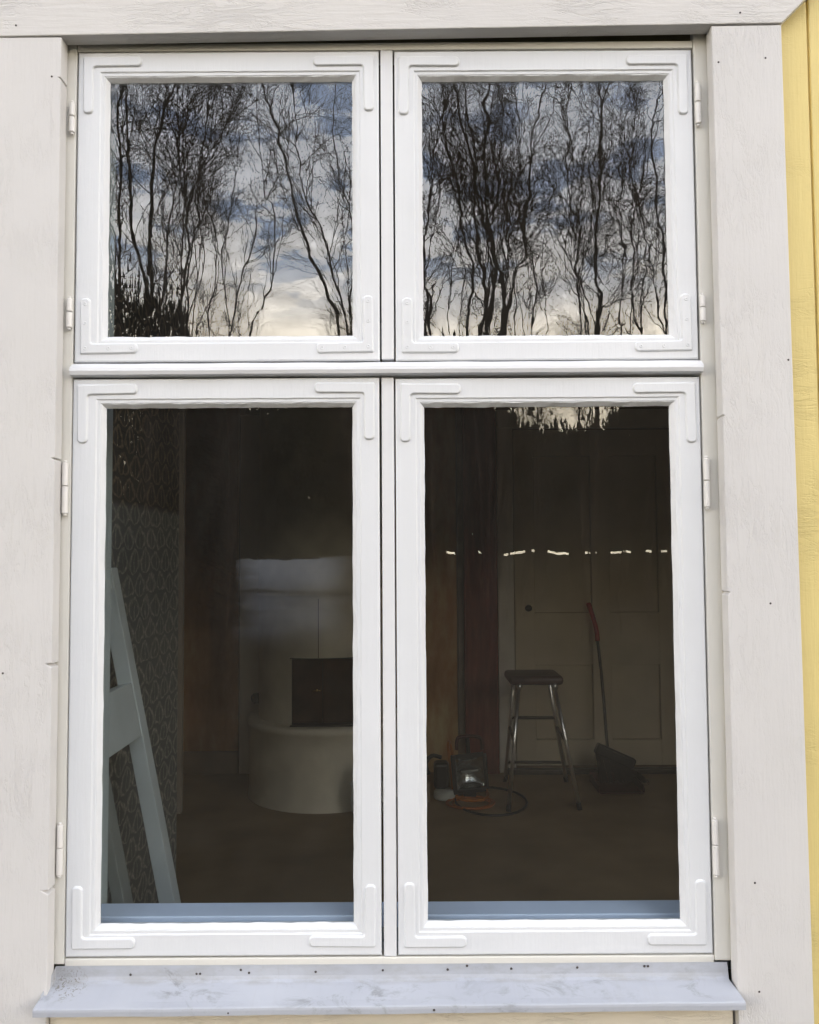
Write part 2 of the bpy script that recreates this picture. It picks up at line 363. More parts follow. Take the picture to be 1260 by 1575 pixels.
# interior shell
st = lambda o, l=None: tag(o, l, kind='structure')
st(box('floor', -2.6, 2.6, .15, 3.9, -.1, 0, 'floor'), 'worn brown wooden floor of the room')
st(box('ceiling', -2.6, 2.6, .10, 4.1, 2.75, 2.85, 'ceiling'))
st(box('wall_back', -2.6, 2.6, 3.9, 4.0, 0, 2.75, 'wall_in'))
st(box('wall_left', -2.7, -2.6, .15, 4.0, -.1, 2.85, 'wall_in'))
st(box('wall_right', 2.6, 2.7, .15, 4.0, -.1, 2.85, 'wall_in'))
# ============================================================ HOUSE WALL
hw = empty('house_wall', (0, 0, GZ), 'timber house wall with pale grey window casing and yellow boards at the right', 'wall')
def W_(o): # world-space authored child of an empty
    o.matrix_parent_inverse = o.parent.matrix_world.inverted() if o.parent.type != 'EMPTY' else Matrix.Translation(-Vector(o.parent.location))
    return o
for (x0, x1, z0, z1) in ((-3.2, -.66, GZ, 3.2), (.60, 1.40, GZ, 3.2), (2.50, 3.2, GZ, 3.2), (1.40, 2.50, GZ, .70), (1.40, 2.50, 2.32, 3.2), (-.66, .60, GZ, .66), (-.66, .60, 2.40, 3.2)):  # wall pieces leave an added, out-of-view opening at the right to brighten the room
    W_(box('wall_timber', x0, x1, .012, .15, z0, z1, 'dark_gap', hw))
# yellow vertical boards
def clad(x0, x1, z0=GZ, z1=3.2):
    W_(box('cladding_board', x0, x1, -.012, .010, z0, z1, 'yellow', hw, .0025))
clad(.548, .7135)
x = .7175
while x < 3.1:
    if x+.166 > 1.40 and x < 2.50: clad(x, x+.166, GZ, .66); clad(x, x+.166, 2.36, 3.2)
    else: clad(x, x+.166)
    x += .170
for (a_, b2_, c_, d_) in ((1.29, 1.41, .60, 2.32), (2.49, 2.61, .60, 2.32), (1.25, 2.65, 2.321, 2.44), (1.4102, 2.4898, .60, .705)):  # casing round the added opening that lets more daylight into the room
    W_(box('side_casing', a_, b2_, -.03, -.0125, c_, d_, 'casing', hw, .0016))
x = -.70
while x > -3.1: clad(x-.166, x); x -= .170
for x in (.7135, ):
    W_(box('groove_shadow_batten', x-.001, x+.005, -.006, .011, GZ, 3.2, 'yellow', hw))
# casings
def notched(poly_left_edge_x, notches, z0, z1, x_out):
    pts = [(x_out, z0), (poly_left_edge_x, z0)]
    for (zc, dep, h) in notches: pts += [(poly_left_edge_x, zc-h*.7), (poly_left_edge_x-dep, zc+h*.15), (poly_left_edge_x, zc+h*.3)]
    return pts+[(poly_left_edge_x, z1), (x_out, z1)]
lc = notched(-.6075, [(.8375, .011, .008), (1.214, .010, .008), (1.565, .006, .005), (2.236, .004, .005)], GZ+.3, 2.3095, -.735)
W_(prism('side_casing', lc, -.03, -.0035, 'casing', hw, .0016))
rc = [(.541, GZ+.3), (.5400, 1.324), (.5440, 1.329), (.5399, 1.3315), (.5393, 1.628), (.5425, 1.632), (.5392, 1.634), (.537, 2.3225), (.6598, 2.3238), (.669, GZ+.3)]
W_(prism('side_casing', rc, -.03, -.0035, 'casing', hw, .0016))
tcz = lambda x: 2.3105+(x+.6)*.01135
top = [(-1.05, tcz(-1.05)+.001), (.6602, tcz(.6602)+.0015), (.722, 2.389), (.722, 2.452), (-1.05, 2.452)]
W_(prism('head_casing', top, -.032, -.0035, 'casing_top', hw, .0018))
W_(prism('apron_board', [(-.606, .50), (.5355, .50), (.5355, .662), (-.606, .662)], -.020, .011, 'beige', hw, .0015))
W_(prism('apron_board', [(-.606, .34), (.5355, .34), (.5355, .496), (-.606, .496)], -.020, .011, 'beige', hw, .0015))

nail_me = None
def nail(x, y, z, parent, r=.0019, up=False):
    global nail_me
    if nail_me is None:
        bm = bmesh.new(); bmesh.ops.create_cone(bm, cap_ends=True, segments=8, radius1=1, radius2=.6, depth=.6)
        nail_me = bpy.data.meshes.new('nail'); bm.to_mesh(nail_me); bm.free(); nail_me.materials.append(M['nail'])
    o = bpy.data.objects.new('nail', nail_me); COL.objects.link(o); o.parent = parent
    o.scale = (r, r, r); o.rotation_euler = (0 if up else R(90), 0, 0); o.location = (x, y, z)
    W_(o); return o
for (x, z) in ((-.6231, 2.2384), (-.6866, 2.33), (.5870, 2.3450), (.5475, 2.2569), (.6303, 2.2640), (.6550, 1.7280), (.5735, .8450), (-.69, 1.20), (.576, .668), (.6125, 1.31)):
    nail(x, -.0305 if z < 2.32 else -.0325, z, hw, .0020)

# ============================================================ WINDOW
win = empty('window', (0, 0, .66), 'white painted four-pane casement window in pale grey casing', 'window')
def P_(o): return W_(o)
# fixed frame: jambs, head, bottom rail
P_(box('jamb', -.66, -.5925, .002, .112, .703, 2.40, 'frame', win, .002))
P_(box('jamb', .5150, .60, .002, .112, .703, 2.40, 'frame', win, .002))
P_(box('head_rail', -.592, .5145, .002, .050, 2.303, 2.3165, 'frame', win, .0015))
P_(box('head_rail', -.592, .5145, .014, .112, 2.3172, 2.40, 'dark_gap', win))
P_(box('bottom_rail', -.592, .5145, .002, .060, .690, .7125, 'frame', win, .002))
P_(box('mullion', -.0475, -.0255, .0015, .060, 1.7405, 2.3025, 'transom', win, .002))
P_(box('mullion', -.0480, -.0262, .0015, .060, .7130, 1.7085, 'transom', win, .002))
# transom: projecting bar with a sloped top and a drip edge
prof = [(.05, 1.7355), (.001, 1.7355), (-.004, 1.7325), (-.0125, 1.7255), (-.0135, 1.7200), (-.0115, 1.7135), (-.006, 1.7118), (.002, 1.7112), (.05, 1.7112)]
v = [(-.5925, y, z) for y, z in prof]+[(.5155, y, z+.0003) for y, z in prof]; n = len(prof)
# subdivide along x for a hand-painted line
nx = 60; v = []; f = []
for i in range(nx+1):
    xx = -.5922+(1.107)*i/nx; w = .0005*math.sin(i*.9)+.0004*math.sin(i*.37+1)
    v += [(xx, y+(w if y < 0 else 0), z+w*.5) for y, z in prof]
for i in range(nx):
    for j in range(n-1): f.append((i*n+j, i*n+j+1, (i+1)*n+j+1, (i+1)*n+j))
f.append(tuple(range(n))[::-1]); f.append(tuple(nx*n+j for j in range(n)))
P_(mesh('transom', v, f, 'transom', win))
# inner stool board and reveals
P_(box('inner_sill', -.5735, .5640, .0605, .118, .735, .757, 'inner_sill', win, .002))
P_(box('inner_reveal', -.592, -.5740, .0500, .150, .72, 2.40, 'reveal', win))
P_(box('inner_reveal', .5150, .5650, .1125, .150, .72, 2.40, 'reveal', win))
P_(box('subframe', -.592, .592, .0605, .150, .66, .7345, 'reveal', win))

# sheet-metal sill with upturn, slope and folded lip
def metal_sill():
    nx = 90; v = []; f = []
    for i in range(nx+1):
        s_ = i/nx; row = []
        w = .0006*math.sin(s_*23)+.0004*math.sin(s_*57+1)
        xb0, xb1, xf0, xf1 = -.6045, .5345, -.6185, .5425
        zb = .6765+.0008*s_; zf = .6600+.0052*s_; 
        def X(k): a = xb0+(xf0-xb0)*k; b_ = xb1+(xf1-xb1)*k; return a+(b_-a)*s_
        row += [(X(0), -.0012, .7025), (X(0), -.0015+w, zb+.008), (X(0), -.0030+w, zb+.0025), (X(0), -.0075, zb)]
        for q in (.3, .5, .75): row.append((X(0 if q < .55 else .9), -.0075-.047*q, zb+(zf-zb)*q+w))
        row += [(X(1), -.0545+w, zf+.0006), (X(1), -.0566+w, zf-.001), (X(1), -.0572+w, zf-.0045), (X(1), -.0570+w, zf-.0120), (X(1), -.0545, zf-.0130), (X(1), -.0530, zf-.0035), (X(0), -.0080, zb-.004)]
        v += row
    m_ = len(row)
    for i in range(nx):
        for j in range(m_-1): f.append((i*m_+j, i*m_+j+1, (i+1)*m_+j+1, (i+1)*m_+j))
    f.append(tuple(range(m_))[::-1]); f.append(tuple(nx*m_+j for j in range(m_)))
    return P_(mesh('metal_sill', v, f, 'sill', win))
msill = metal_sill()
def nail_s(x, z):
    o = nail(x, -.0022, z, msill, .0022); o.matrix_parent_inverse = Matrix.Identity(4)
    o.matrix_parent_inverse = Matrix.Identity(4)
    return o
for (x, z) in ((-.478, .6875), (-.366, .6885), (-.360, .6885), (-.291, .6945), (-.277, .6895), (-.164, .6905), (-.050, .6925), (.060, .6930), (.168, .6938), (.280, .6950), (.394, .6965), (.400, .6965), (.093, .6990)):
    nail_s(x, z)
for (x, y, z) in ((-.30, -.0572, .6535), (.035, -.0572, .6560)):
    nail_s(x, z).location.y = y

# ---- sashes
def ring_loops(loops, closed_prof=True):
    """loops: list of (rect, y, noise_amp); rect = x0,x1,z0,z1 -> swept mesh"""
    v = []; f = []; ns = 36; per = 4*ns
    for (x0, x1, z0, z1), y, amp in loops:
        cs = [(x0, z0), (x1, z0), (x1, z1), (x0, z1)]
        ph = [random.uniform(0, 6) for _ in range(4)]
        for s_ in range(4):
            a, b_ = cs[s_], cs[(s_+1) % 4]
            for i in range(ns):
                u = i/ns; w = 0 if i == 0 else amp*(math.sin(u*31+ph[s_])*.4+math.sin(u*73+ph[s_]*2)*.3+random.uniform(-.5, .5))
                dx, dz = (0, w) if s_ % 2 == 0 else (w, 0)
                v.append((a[0]+(b_[0]-a[0])*u+dx, y+w*.4, a[1]+(b_[1]-a[1])*u+dz))
    n = len(loops)
    for i in range(n if closed_prof else n-1):
        for j in range(per): f.append((i*per+j, i*per+(j+1) % per, ((i+1) % n)*per+(j+1) % per, ((i+1) % n)*per+j))
    return v, f
def inset(r, t_): return (r[0]+t_, r[1]-t_, r[2]+t_, r[3]-t_)
def bracket(parent, x, z, sx, sz, la, lb, w, screws):
    """L-shaped flat corner iron; (x, z) outer corner, sx/sz direction of arms"""
    pts = []
    def arc(cx, cz, r, a0, a1, k=5):
        for i in range(k+1):
            a = R(a0+(a1-a0)*i/k); pts.append((cx+r*math.cos(a), cz+r*math.sin(a)))
    r = w*.42
    arc(.003, .003, .003, 180, 270, 3)
    arc(la-r, r, r, 270, 360); arc(la-r, w-r, r, 0, 90)
    ri = .005
    for i in range(5):
        a = R(270-90*i/4); pts.append((w+ri+ri*math.cos(a), w+ri+ri*math.sin(a)))
    arc(w-r, lb-r, r, 0, 90); arc(r, lb-r, r, 90, 180)
    area = sum(pts[i][0]*pts[(i+1) % len(pts)][1]-pts[(i+1) % len(pts)][0]*pts[i][1] for i in range(len(pts)))
    n = len(pts); v = []; T_ = .0036
    def off(d_):
        o = []
        for i in range(n):
            p0, p, p1 = np.array(pts[i-1]), np.array(pts[i]), np.array(pts[(i+1) % n])
            t_ = p1-p0; t_ /= (np.linalg.norm(t_)+1e-9); nrm = np.array([-t_[1], t_[0]]); o.append(p+nrm*d_)
        return o
    levels = [(-.0010, 0.0003), (0, -.0006), (.0006, -.0018), (.0014, -.0030), (.0026, -T_)]
    for d_, y in levels:
        for p in off(d_): v.append((x+sx*p[0], y, z+sz*p[1]))
    f = []
    for i in range(len(levels)-1):
        for j in range(n): f.append((i*n+j, i*n+(j+1) % n, (i+1)*n+(j+1) % n, (i+1)*n+j))
    f.append(tuple((len(levels)-1)*n+j for j in range(n)))
    bm = bmesh.new(); me = bpy.data.meshes.new('tmp'); me.from_pydata(v, [], f); bm.from_mesh(me); bpy.data.meshes.remove(me)
    bmesh.ops.recalc_face_normals(bm, faces=bm.faces)
    if screws:
        for (a, b_) in ((w*.5, w*.55), (la*.5, w*.5), (la-w*.55, w*.5), (w*.5, lb*.55), (w*.5, lb-w*.55)):
            cx, cz = x+sx*a, z+sz*b_
            ring0 = []
            for rr, yy in ((.0034, -T_-.0001), (.0027, -T_-.0008), (.0016, -T_-.0006), (.0009, -T_+.0010)):
                ring0.append([bm.verts.new((cx+rr*math.cos(q*math.pi/5), yy, cz+rr*math.sin(q*math.pi/5))) for q in range(10)])
            for A, B in zip(ring0, ring0[1:]):
                for q in range(10): bm.faces.new((A[q], A[(q+1) % 10], B[(q+1) % 10], B[q]))
            bm.faces.new(ring0[-1])
    rm = Matrix.Translation((x, 0, z)) @ Matrix.Rotation(R(random.uniform(-.9, .9)), 4, 'Y') @ Matrix.Translation((-x+random.uniform(-.0009, .0009), 0, -z+random.uniform(-.0009, .0009)))
    bmesh.ops.transform(bm, matrix=rm, verts=bm.verts)
    return bmobj('corner_bracket', bm, 'sash', parent)
def hinge(parent, x, z0, z1, side):
    bm = bmesh.new(); zm = (z0+z1)/2+(z1-z0)*.04; r = .0052; y = -.0032
    def cap(za, zb, rr):
        tube_bm(bm, [(x, y, za), (x, y, za+.0012), (x, y, zb-.0012), (x, y, zb)], [rr*.7, rr, rr, rr*.7], 14)
    cap(z0, zm-.0006, r); cap(zm+.0006, z1, r*.98)
    cap(z0-.004, z0-.0002, r*.6); cap(z1+.0002, z1+.004, r*.6)
    return bmobj('hinge', bm, 'hinge', parent, False)
UP = dict(screws=True)
def sash(name_label, rect, gl, glass, hinges, hx, low_screws, tl, bl):
    g = gl
    body = [(rect, .026, 0), (rect, .0030, 0), (inset(rect, .0006), .0012, 0), (inset(rect, .0028), 0.0, .0002),
            (inset(g, -.0155), 0.0, .0003), (inset(g, -.0140), .0012, .0004), (inset(g, -.0132), .0020, .0004), (inset(g, -.0085), .0022, .0004), (inset(g, -.0072), .0040, .0004), (inset(g, -.0060), .0120, 0), (inset(g, -.0050), .026, 0)]
    v, f = ring_loops(body)
    me = bpy.data.meshes.new('sash'); me.from_pydata(v, [], f); bm = bmesh.new(); bm.from_mesh(me); bpy.data.meshes.remove(me)
    s_ = bmobj('sash', bm, 'sash', win); tag(s_, name_label); P_(s_)
    pv, pf = ring_loops([(inset(g, -.0080), .0030, .0003), (inset(g, -.0066), .0034, .0006), (inset(g, 0.0), .0110, .0008), (inset(g, -.0055), .0116, 0)])
    me = bpy.data.meshes.new('p'); me.from_pydata(pv, [], pf); bm = bmesh.new(); bm.from_mesh(me); bpy.data.meshes.remove(me)
    bmobj('putty', bm, 'putty', s_)
    gg = inset(g, -.0055)
    box('pane', gg[0], gg[1], .0118, .0148, gg[2], gg[3], glass, s_)
    x0, x1, z0, z1 = rect
    (li, ti, bi) = (.0085, .0095, .0140)
    w = .0185
    for sx, xx in ((1, x0+li), (-1, x1-li)):
        la, lb = tl; bracket(s_, xx, z1-ti, sx, -1, la*random.uniform(.97, 1.03), lb*random.uniform(.98, 1.03), w, False)
        la, lb = bl; bracket(s_, xx+.002*sx, z0+bi, sx, 1, la*random.uniform(.97, 1.03), lb*random.uniform(.98, 1.02), w, low_screws)
    for (a, b_) in hinges: hinge(s_, hx, a, b_, 0)
    return s_
sash('upper left sash mirroring leaning birch trunks', (-.5893, -.0505, 1.7385, 2.3000), (-.5345, -.0990, 1.7855, 2.2490), 'glass_a', [(2.1515, 2.2052), (1.7989, 1.8513)], -.5975, True, (.106, .101), (.103, .100))
sash('upper right sash mirroring a tangle of wavy twigs', (-.0225, .5112, 1.7375, 2.2990), (.0270, .4625, 1.7840, 2.2480), 'glass_b', [(2.1600, 2.2340), (1.8036, 1.8501)], .5190, True, (.112, .108), (.103, .100))
sash('lower left sash showing the round stove behind it', (-.5905, -.0520, .7160, 1.7083), (-.5345, -.1000, .7672, 1.6575), 'glass_c', [(1.4715, 1.5604), (.8545, .9386)], -.6005, False, (.106, .101), (.110, .105))
sash('lower right sash showing the stool and broom behind it', (-.0235, .5118, .7155, 1.7060), (.0270, .4600, .7690, 1.6560), 'glass_c', [(1.4760, 1.5615), (.8479, .9406)], .5187, False, (.108, .104), (.104, .108))

# ============================================================ ROOM THINGS
# partition with leaf wallpaper on the left
pw = empty('partition_wall', (-.88, .15, 0), 'short partition covered in dark leaf-patterned wallpaper behind the lower left pane', 'wall')
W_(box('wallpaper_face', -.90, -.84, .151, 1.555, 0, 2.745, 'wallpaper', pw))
W_(box('edge_trim', -.862, -.826, 1.5555, 1.588, .47, 2.74, 'trim', pw, .003))
# hardboard panels and posts against the back wall
p1 = tag(box('hardboard_panel', -1.50, -1.108, 3.880, 3.899, .14, 2.74, 'hardboard'), 'brown stained hardboard panel left of the white door casing', 'wall panel')
tag(box('skirting_board', -1.50, -1.108, 3.868, 3.899, 0, .138, 'wall_in', None, .002), 'brown skirting board under the stained hardboard panel at the left', 'skirting')
tag(box('door_casing', -1.094, -.945, 3.860, 3.899, 0, 2.3, 'inner_white', None, .004), 'pale upright door casing just left of the round stove', 'casing')
tag(box('hardboard_panel', -.60, .300, 3.880, 3.899, 0, 2.74, 'hardboard'), 'wide brown hardboard panel between the stove and the red post', 'wall panel')
tag(box('batten', .306, .344, 3.866, 3.899, .24, 2.74, 'trim', None, .003), 'narrow greyish batten between brown panel and dark red post', 'batten')
tag(box('wooden_post', .347, .559, 3.820, 3.899, 0, 2.74, 'redpost', None, .004), 'dark red stained post right of the work lamp', 'post')
d1 = empty('panel_door', (.67, 3.86, 0), 'old cream panel door behind the stool and broom', 'door')
W_(box('casing', .565, .668, 3.850, 3.899, 0, 2.2, 'inner_white', d1, .004))
W_(box('casing', 1.715, 1.81, 3.850, 3.899, 0, 2.2, 'inner_white', d1, .004))
W_(box('casing', .565, 1.81, 3.846, 3.899, 2.2005, 2.32, 'inner_white', d1, .004))
# door leaf: stiles, rails, panels
for (x0, x1, z0, z1) in ((.676, .800, .04, 2.19), (1.170, 1.285, .04, 2.19), (1.600, 1.708, .04, 2.19)):
    W_(box('stile', x0, x1, 3.866, 3.898, z0, z1, 'door', d1, .0015))
for (z0, z1) in ((.04, .2), (.675, 1.006), (2.02, 2.19)):
    for (x0, x1) in ((.8003, 1.1697), (1.2853, 1.5997)):
        W_(box('rail', x0, x1, 3.867, 3.898, z0, z1, 'door', d1, .0015))
for (z0, z1) in ((.2, .675), (1.006, 2.02)):
    for (x0, x1) in ((.80, 1.17), (1.285, 1.60)):
        W_(box('panel', x0+.003, x1-.003, 3.882, 3.897, z0+.003, z1-.003, 'door', d1, .004))
bm = bmesh.new(); bmesh.ops.create_uvsphere(bm, u_segments=16, v_segments=10, radius=.021)
for v_ in bm.verts: v_.co = Vector((.757+v_.co.x*1.1, 3.835+v_.co.y*.8, 1.04+v_.co.z))
tube_bm(bm, [(.757, 3.868, 1.04), (.757, 3.845, 1.04)], .009, 8)
W_(bmobj('door_knob', bm, 'dark_plastic', d1, True))
W_(box('threshold', .60, 1.76, 3.80, 3.849, 0, .032, 'darkmetal', d1, .004))

# stove
sx_, sy_ = -.506, 3.505
stv = empty('round_stove', (sx_, sy_, 0), 'pale plastered round stove on a wider drum base, with dark brass hatch', 'stove')
a_mid = math.atan2(-1, .045)
def sk(a, z): 
    da = (a-a_mid+math.pi) % (2*math.pi)-math.pi
    return abs(da) < .455 and .453 < z < .822
W_(lathe('base_drum', [(.452, 0), (.450, .03), (.446, .05), (.448, .30), (.449, .40), (.455, .405), (.458, .43), (.452, .447), (.440, .4515), (.385, .452)], 'stove', stv, 96, sx_, sy_))
W_(lathe('upper_drum', [(.392, .4525), (.392, .4535), (.392, .60), (.391, .8215), (.391, 1.0), (.392, 1.150), (.400, 1.158), (.402, 1.172), (.394, 1.180), (.392, 1.36), (.398, 1.368), (.404, 1.385), (.392, 1.40), (.390, 2.0), (.390, 2.745)], 'stove', stv, 96, sx_, sy_, sk))
cxh = sx_+.018
bm = bmesh.new()
hx0, hx1, hz0, hz1, hy0, hy1 = cxh-.176, cxh+.176, .452, .822, sy_-.40+.045, sy_-.18
for quad in (((hx0, hy0), (hx0, hy1)), ((hx1, hy0), (hx1, hy1)), ((hx0, hy1), (hx1, hy1))):
    (xa, ya), (xb, yb) = quad
    bm.faces.new([bm.verts.new(p) for p in ((xa, ya, hz0), (xb, yb, hz0), (xb, yb, hz1), (xa, ya, hz1))])
for z_ in (hz0+.001, hz1):
    bm.faces.new([bm.verts.new(p) for p in ((hx0, hy0-.05, z_), (hx1, hy0-.05, z_), (hx1, hy1, z_), (hx0, hy1, z_))])
W_(bmobj('firebox', bm, 'soot', stv))
hd = W_(box('hatch_door', cxh-.168, cxh-.002, hy0+.012, hy0+.020, .462, .812, 'brass', stv, .003))
hd2 = W_(box('hatch_door', cxh+.002, cxh+.168, hy0+.012, hy0+.020, .462, .812, 'brass', stv, .003))
bm = bmesh.new(); bmesh.ops.create_uvsphere(bm, u_segments=12, v_segments=8, radius=.009)
for v_ in bm.verts: v_.co += Vector((cxh-.03, hy0-.002, .642))
tube_bm(bm, [(cxh-.055, hy0-.003, .640), (cxh-.005, hy0-.003, .640)], .004, 8)
W_(bmobj('hatch_knob', bm, 'knob', stv, True))
W_(box('seam', sx_-.0015, sx_+.0015, sy_-.3935, sy_-.389, .824, 1.148, 'soot', stv))
bm = bmesh.new(); tube_bm(bm, [(sx_-.385, sy_-.05, .55), (sx_-.415, sy_-.065, .55), (sx_-.422, sy_-.07, .55)], [.03, .03, .022], 14)
W_(bmobj('soot_hatch', bm, 'soot', stv, True))
# crumpled bundle
bm = bmesh.new(); bmesh.ops.create_icosphere(bm, subdivisions=3, radius=1)
for v_ in bm.verts:
    k = 1+random.uniform(-.22, .22); v_.co = Vector((-.225+v_.co.x*.095*k, 2.985+v_.co.y*.05*k, .135+v_.co.z*.135*k))
    if v_.co.z < 0: v_.co.z = 0.001
tag(bmobj('paper_bundle', bm, 'paper'), 'pale crumpled paper bundle on the floor before the round stove', 'paper')

# leaning sashes
def lean(label, m, xt, zt, xb, y0, y1, w, thick, rails, cat='sash'):
    """frame standing on the floor, leaning against the wallpapered wall; foot at xb, head at xt/zt"""
    o = empty('leaning_sash', (xb, y0, 0), label, cat, None)
    L_ = math.hypot(xb-xt, zt); a = math.atan2(xb-xt, zt)
    def part(nm, u0, u1, s0, s1, dp=0):
        bm = bmesh.new(); bbox(bm, -thick/2+dp, thick/2-dp, u0, u1, s0, s1, .003)
        Mx = Matrix.Translation((xb, y0, 0)) @ Matrix.Rotation(-a, 4, 'Y')
        bmesh.ops.transform(bm, matrix=Mx, verts=bm.verts)
        W_(bmobj(nm, bm, m, o))
    part('stile', 0, w, 0, L_); part('stile', y1-y0-w, y1-y0, 0, L_)
    for (s0, s1) in rails: part('rail', w+.0005, y1-y0-w-.0005, s0, s1, .002)
    bm = bmesh.new(); return o
L1 = lean('pale blue-grey unhung sash in front, leaning on the leaf wallpaper', 'leansash', -.828, 1.36, -.553, .30, .84, .050, .042, [(0, .06), (.93, 1.075), (1.33, 1.385)])
L2 = lean('duller grey sash leaning behind the pale blue-grey one', 'leansash2', -.828, 1.12, -.60, .22, .66, .055, .030, [(0, .06), (.33, .36), (1.08, 1.14)])

# stool
stl = empty('step_stool', (.74, 3.3, 0), 'stool with brown padded seat and splayed chrome legs before the panel door', 'stool')
bm = bmesh.new(); bbox(bm, .545, .845, 3.12, 3.40, .665, .715, .022, 4); W_(bmobj('seat', bm, 'vinyl', stl, True))
tops = [(.60, 3.15, .672), (.795, 3.15, .672), (.60, 3.37, .672), (.80, 3.37, .672)]
feet = [(.525, 3.075, 0), (.915, 3.10, 0), (.575, 3.66, 0), (.945, 3.64, 0)]
lp = lambda i, z: tuple(feet[i][k]+(tops[i][k]-feet[i][k])*z/.672 for k in range(3))
for i in range(4):
    W_(tube('leg', [feet[i], tops[i]], .0105, 'chrome', stl, 12))
    W_(tube('rubber_foot', [feet[i], lp(i, .035)], .014, 'dark_plastic', stl, 10))
for i in (0, 1):
    bm = bmesh.new(); bmesh.ops.create_uvsphere(bm, u_segments=12, v_segments=8, radius=.017)
    for v_ in bm.verts: v_.co = Vector(tops[i])+v_.co+Vector((0, -.018, -.012))
    W_(bmobj('leg_cap', bm, 'chrome', stl, True))
for (a, b_, z_) in ((2, 3, .42), (0, 2, .36), (1, 3, .36), (2, 3, .13)):
    W_(tube('rung', [lp(a, z_), lp(b_, z_)], .009, 'darkmetal', stl, 8))

# work lamp
wl = empty('work_lamp', (.31, 3.37, 0), 'square floodlight on an orange tube stand on the floor beside the red post', 'work lamp')
bm = bmesh.new()
q0 = [(-.095, -.02, -.10), (.085, -.02, -.085), (.085, -.02, .085), (-.095, -.02, .095)]
q1 = [(-.06, .09, -.06), (.055, .09, -.06), (.055, .09, .06), (-.06, .09, .06)]
rot = Matrix.Translation((.335, 3.32, .150)) @ Matrix.Rotation(R(8), 4, 'Z') @ Matrix.Rotation(R(-4), 4, 'Y')
a_ = [bm.verts.new(rot @ Vector(p)) for p in q0]; b2 = [bm.verts.new(rot @ Vector(p)) for p in q1]
bm.faces.new(b2); 
for i in range(4): bm.faces.new((a_[i], a_[(i+1) % 4], b2[(i+1) % 4], b2[i]))
W_(bmobj('housing', bm, 'dark_plastic', wl))
def lamp_box(nm, x0, x1, y0, y1, z0, z1, m_, bev=.003):
    bm = bmesh.new(); bbox(bm, x0, x1, y0, y1, z0, z1, bev); bmesh.ops.transform(bm, matrix=rot, verts=bm.verts); return W_(bmobj(nm, bm, m_, wl))
for r_ in ((-.108, -.084, -.034, -.018, -.112, .108), (.080, .098, -.034, -.018, -.100, .098), (-.0838, .0798, -.034, -.018, .084, .108), (-.0838, .0798, -.034, -.018, -.112, -.088)):
    lamp_box('bezel', *r_, 'dark_plastic')
bm = bmesh.new(); n = 14; gv = {}
for i in range(n):
    for j in range(n):
        u, w_ = i/(n-1)*2-1, j/(n-1)*2-1
        gv[i, j] = bm.verts.new(rot @ Vector((-.003+u*.082, -.012+.045*(1-u*u)*(1-w_*w_)**.5 if abs(w_) < 1 else -.012, -.002+w_*.086)))
for i in range(n-1):
    for j in range(n-1): bm.faces.new((gv[i, j], gv[i+1, j], gv[i+1, j+1], gv[i, j+1]))
W_(bmobj('reflector', bm, 'reflector', wl, True))
W_(tube('bulb', [tuple(rot @ Vector((-.05, .004, .0))), tuple(rot @ Vector((.05, .004, .0)))], .007, 'paper', wl, 8))
W_(tube('stand', smooth_path([(.262, 3.30, .012), (.240, 3.32, .05), (.225, 3.34, .20), (.215, 3.37, .275), (.225, 3.46, .285), (.245, 3.50, .20), (.25, 3.52, .012)], 26), .0095, 'orange', wl, 10))
W_(tube('stand', smooth_path([(.250, 3.29, .011), (.33, 3.24, .011), (.42, 3.27, .011), (.44, 3.40, .011), (.40, 3.52, .011), (.25, 3.53, .011)], 26), .0095, 'orange', wl, 10))
W_(tube('handle', smooth_path([(.262, 3.36, .262), (.268, 3.36, .325), (.30, 3.36, .338), (.37, 3.36, .338), (.405, 3.36, .322), (.41, 3.36, .262)], 22), .010, 'wine_plastic', wl, 10))
W_(tube('neck', [(.335, 3.36, .20), (.325, 3.37, .335)], .012, 'dark_plastic', wl, 8))
W_(box('base_box', .30, .37, 3.30, 3.38, .0, .055, 'dark_plastic', wl, .006))
# cable loops
def loopy(cx, cy, rx, ry, turns, r, m_, name, label, ph=0, jit=.06, cat='cable', z=.0):
    pts = []
    nseg = int(26*turns)
    for i in range(nseg+1):
        a = ph+2*math.pi*turns*i/nseg; k = 1+jit*math.sin(a*.37+ph)+jit*.5*math.sin(a*1.3)
        pts.append((cx+rx*k*math.cos(a), cy+ry*k*math.sin(a), r+z+.002*(i/26)))
    return tag(tube(name, pts, r, m_, None, 8), label, cat)
loopy(.445, 3.245, .195, .255, 1.15, .0065, 'dark_plastic', 'black_cable', 'black cable in one wide loop round the front stool leg', .4, .03)
loopy(.33, 3.20, .12, .10, 3.2, .0055, 'orange_cable', 'orange_cable', 'orange cable coiled on the floor under the work lamp', 1.0, .14)
tr_ = empty('power_tool', (.17, 3.33, 0), 'small black tool with a pale base left of the work lamp stand', 'power tool')
W_(lathe('tool_base', [(0, .004), (.058, .004), (.062, .012), (.062, .040), (.054, .052), (0, .052)], 'paper', tr_, 20, .19, 3.31))
W_(box('tool_body', .130, .215, 3.30, 3.40, .054, .200, 'dark_plastic', tr_, .02, 3))
W_(tube('tool_handle', smooth_path([(.10, 3.34, .13), (.085, 3.34, .19), (.12, 3.34, .235), (.175, 3.34, .225)], 16), .012, 'dark_plastic', tr_, 8))
bb = tag(box('paint_tin', .040, .105, 3.20, 3.27, .001, .12, 'wall_in', None, .02, 3), 'dull greyish tin half hidden by the sash, left of the black tool', 'tin')

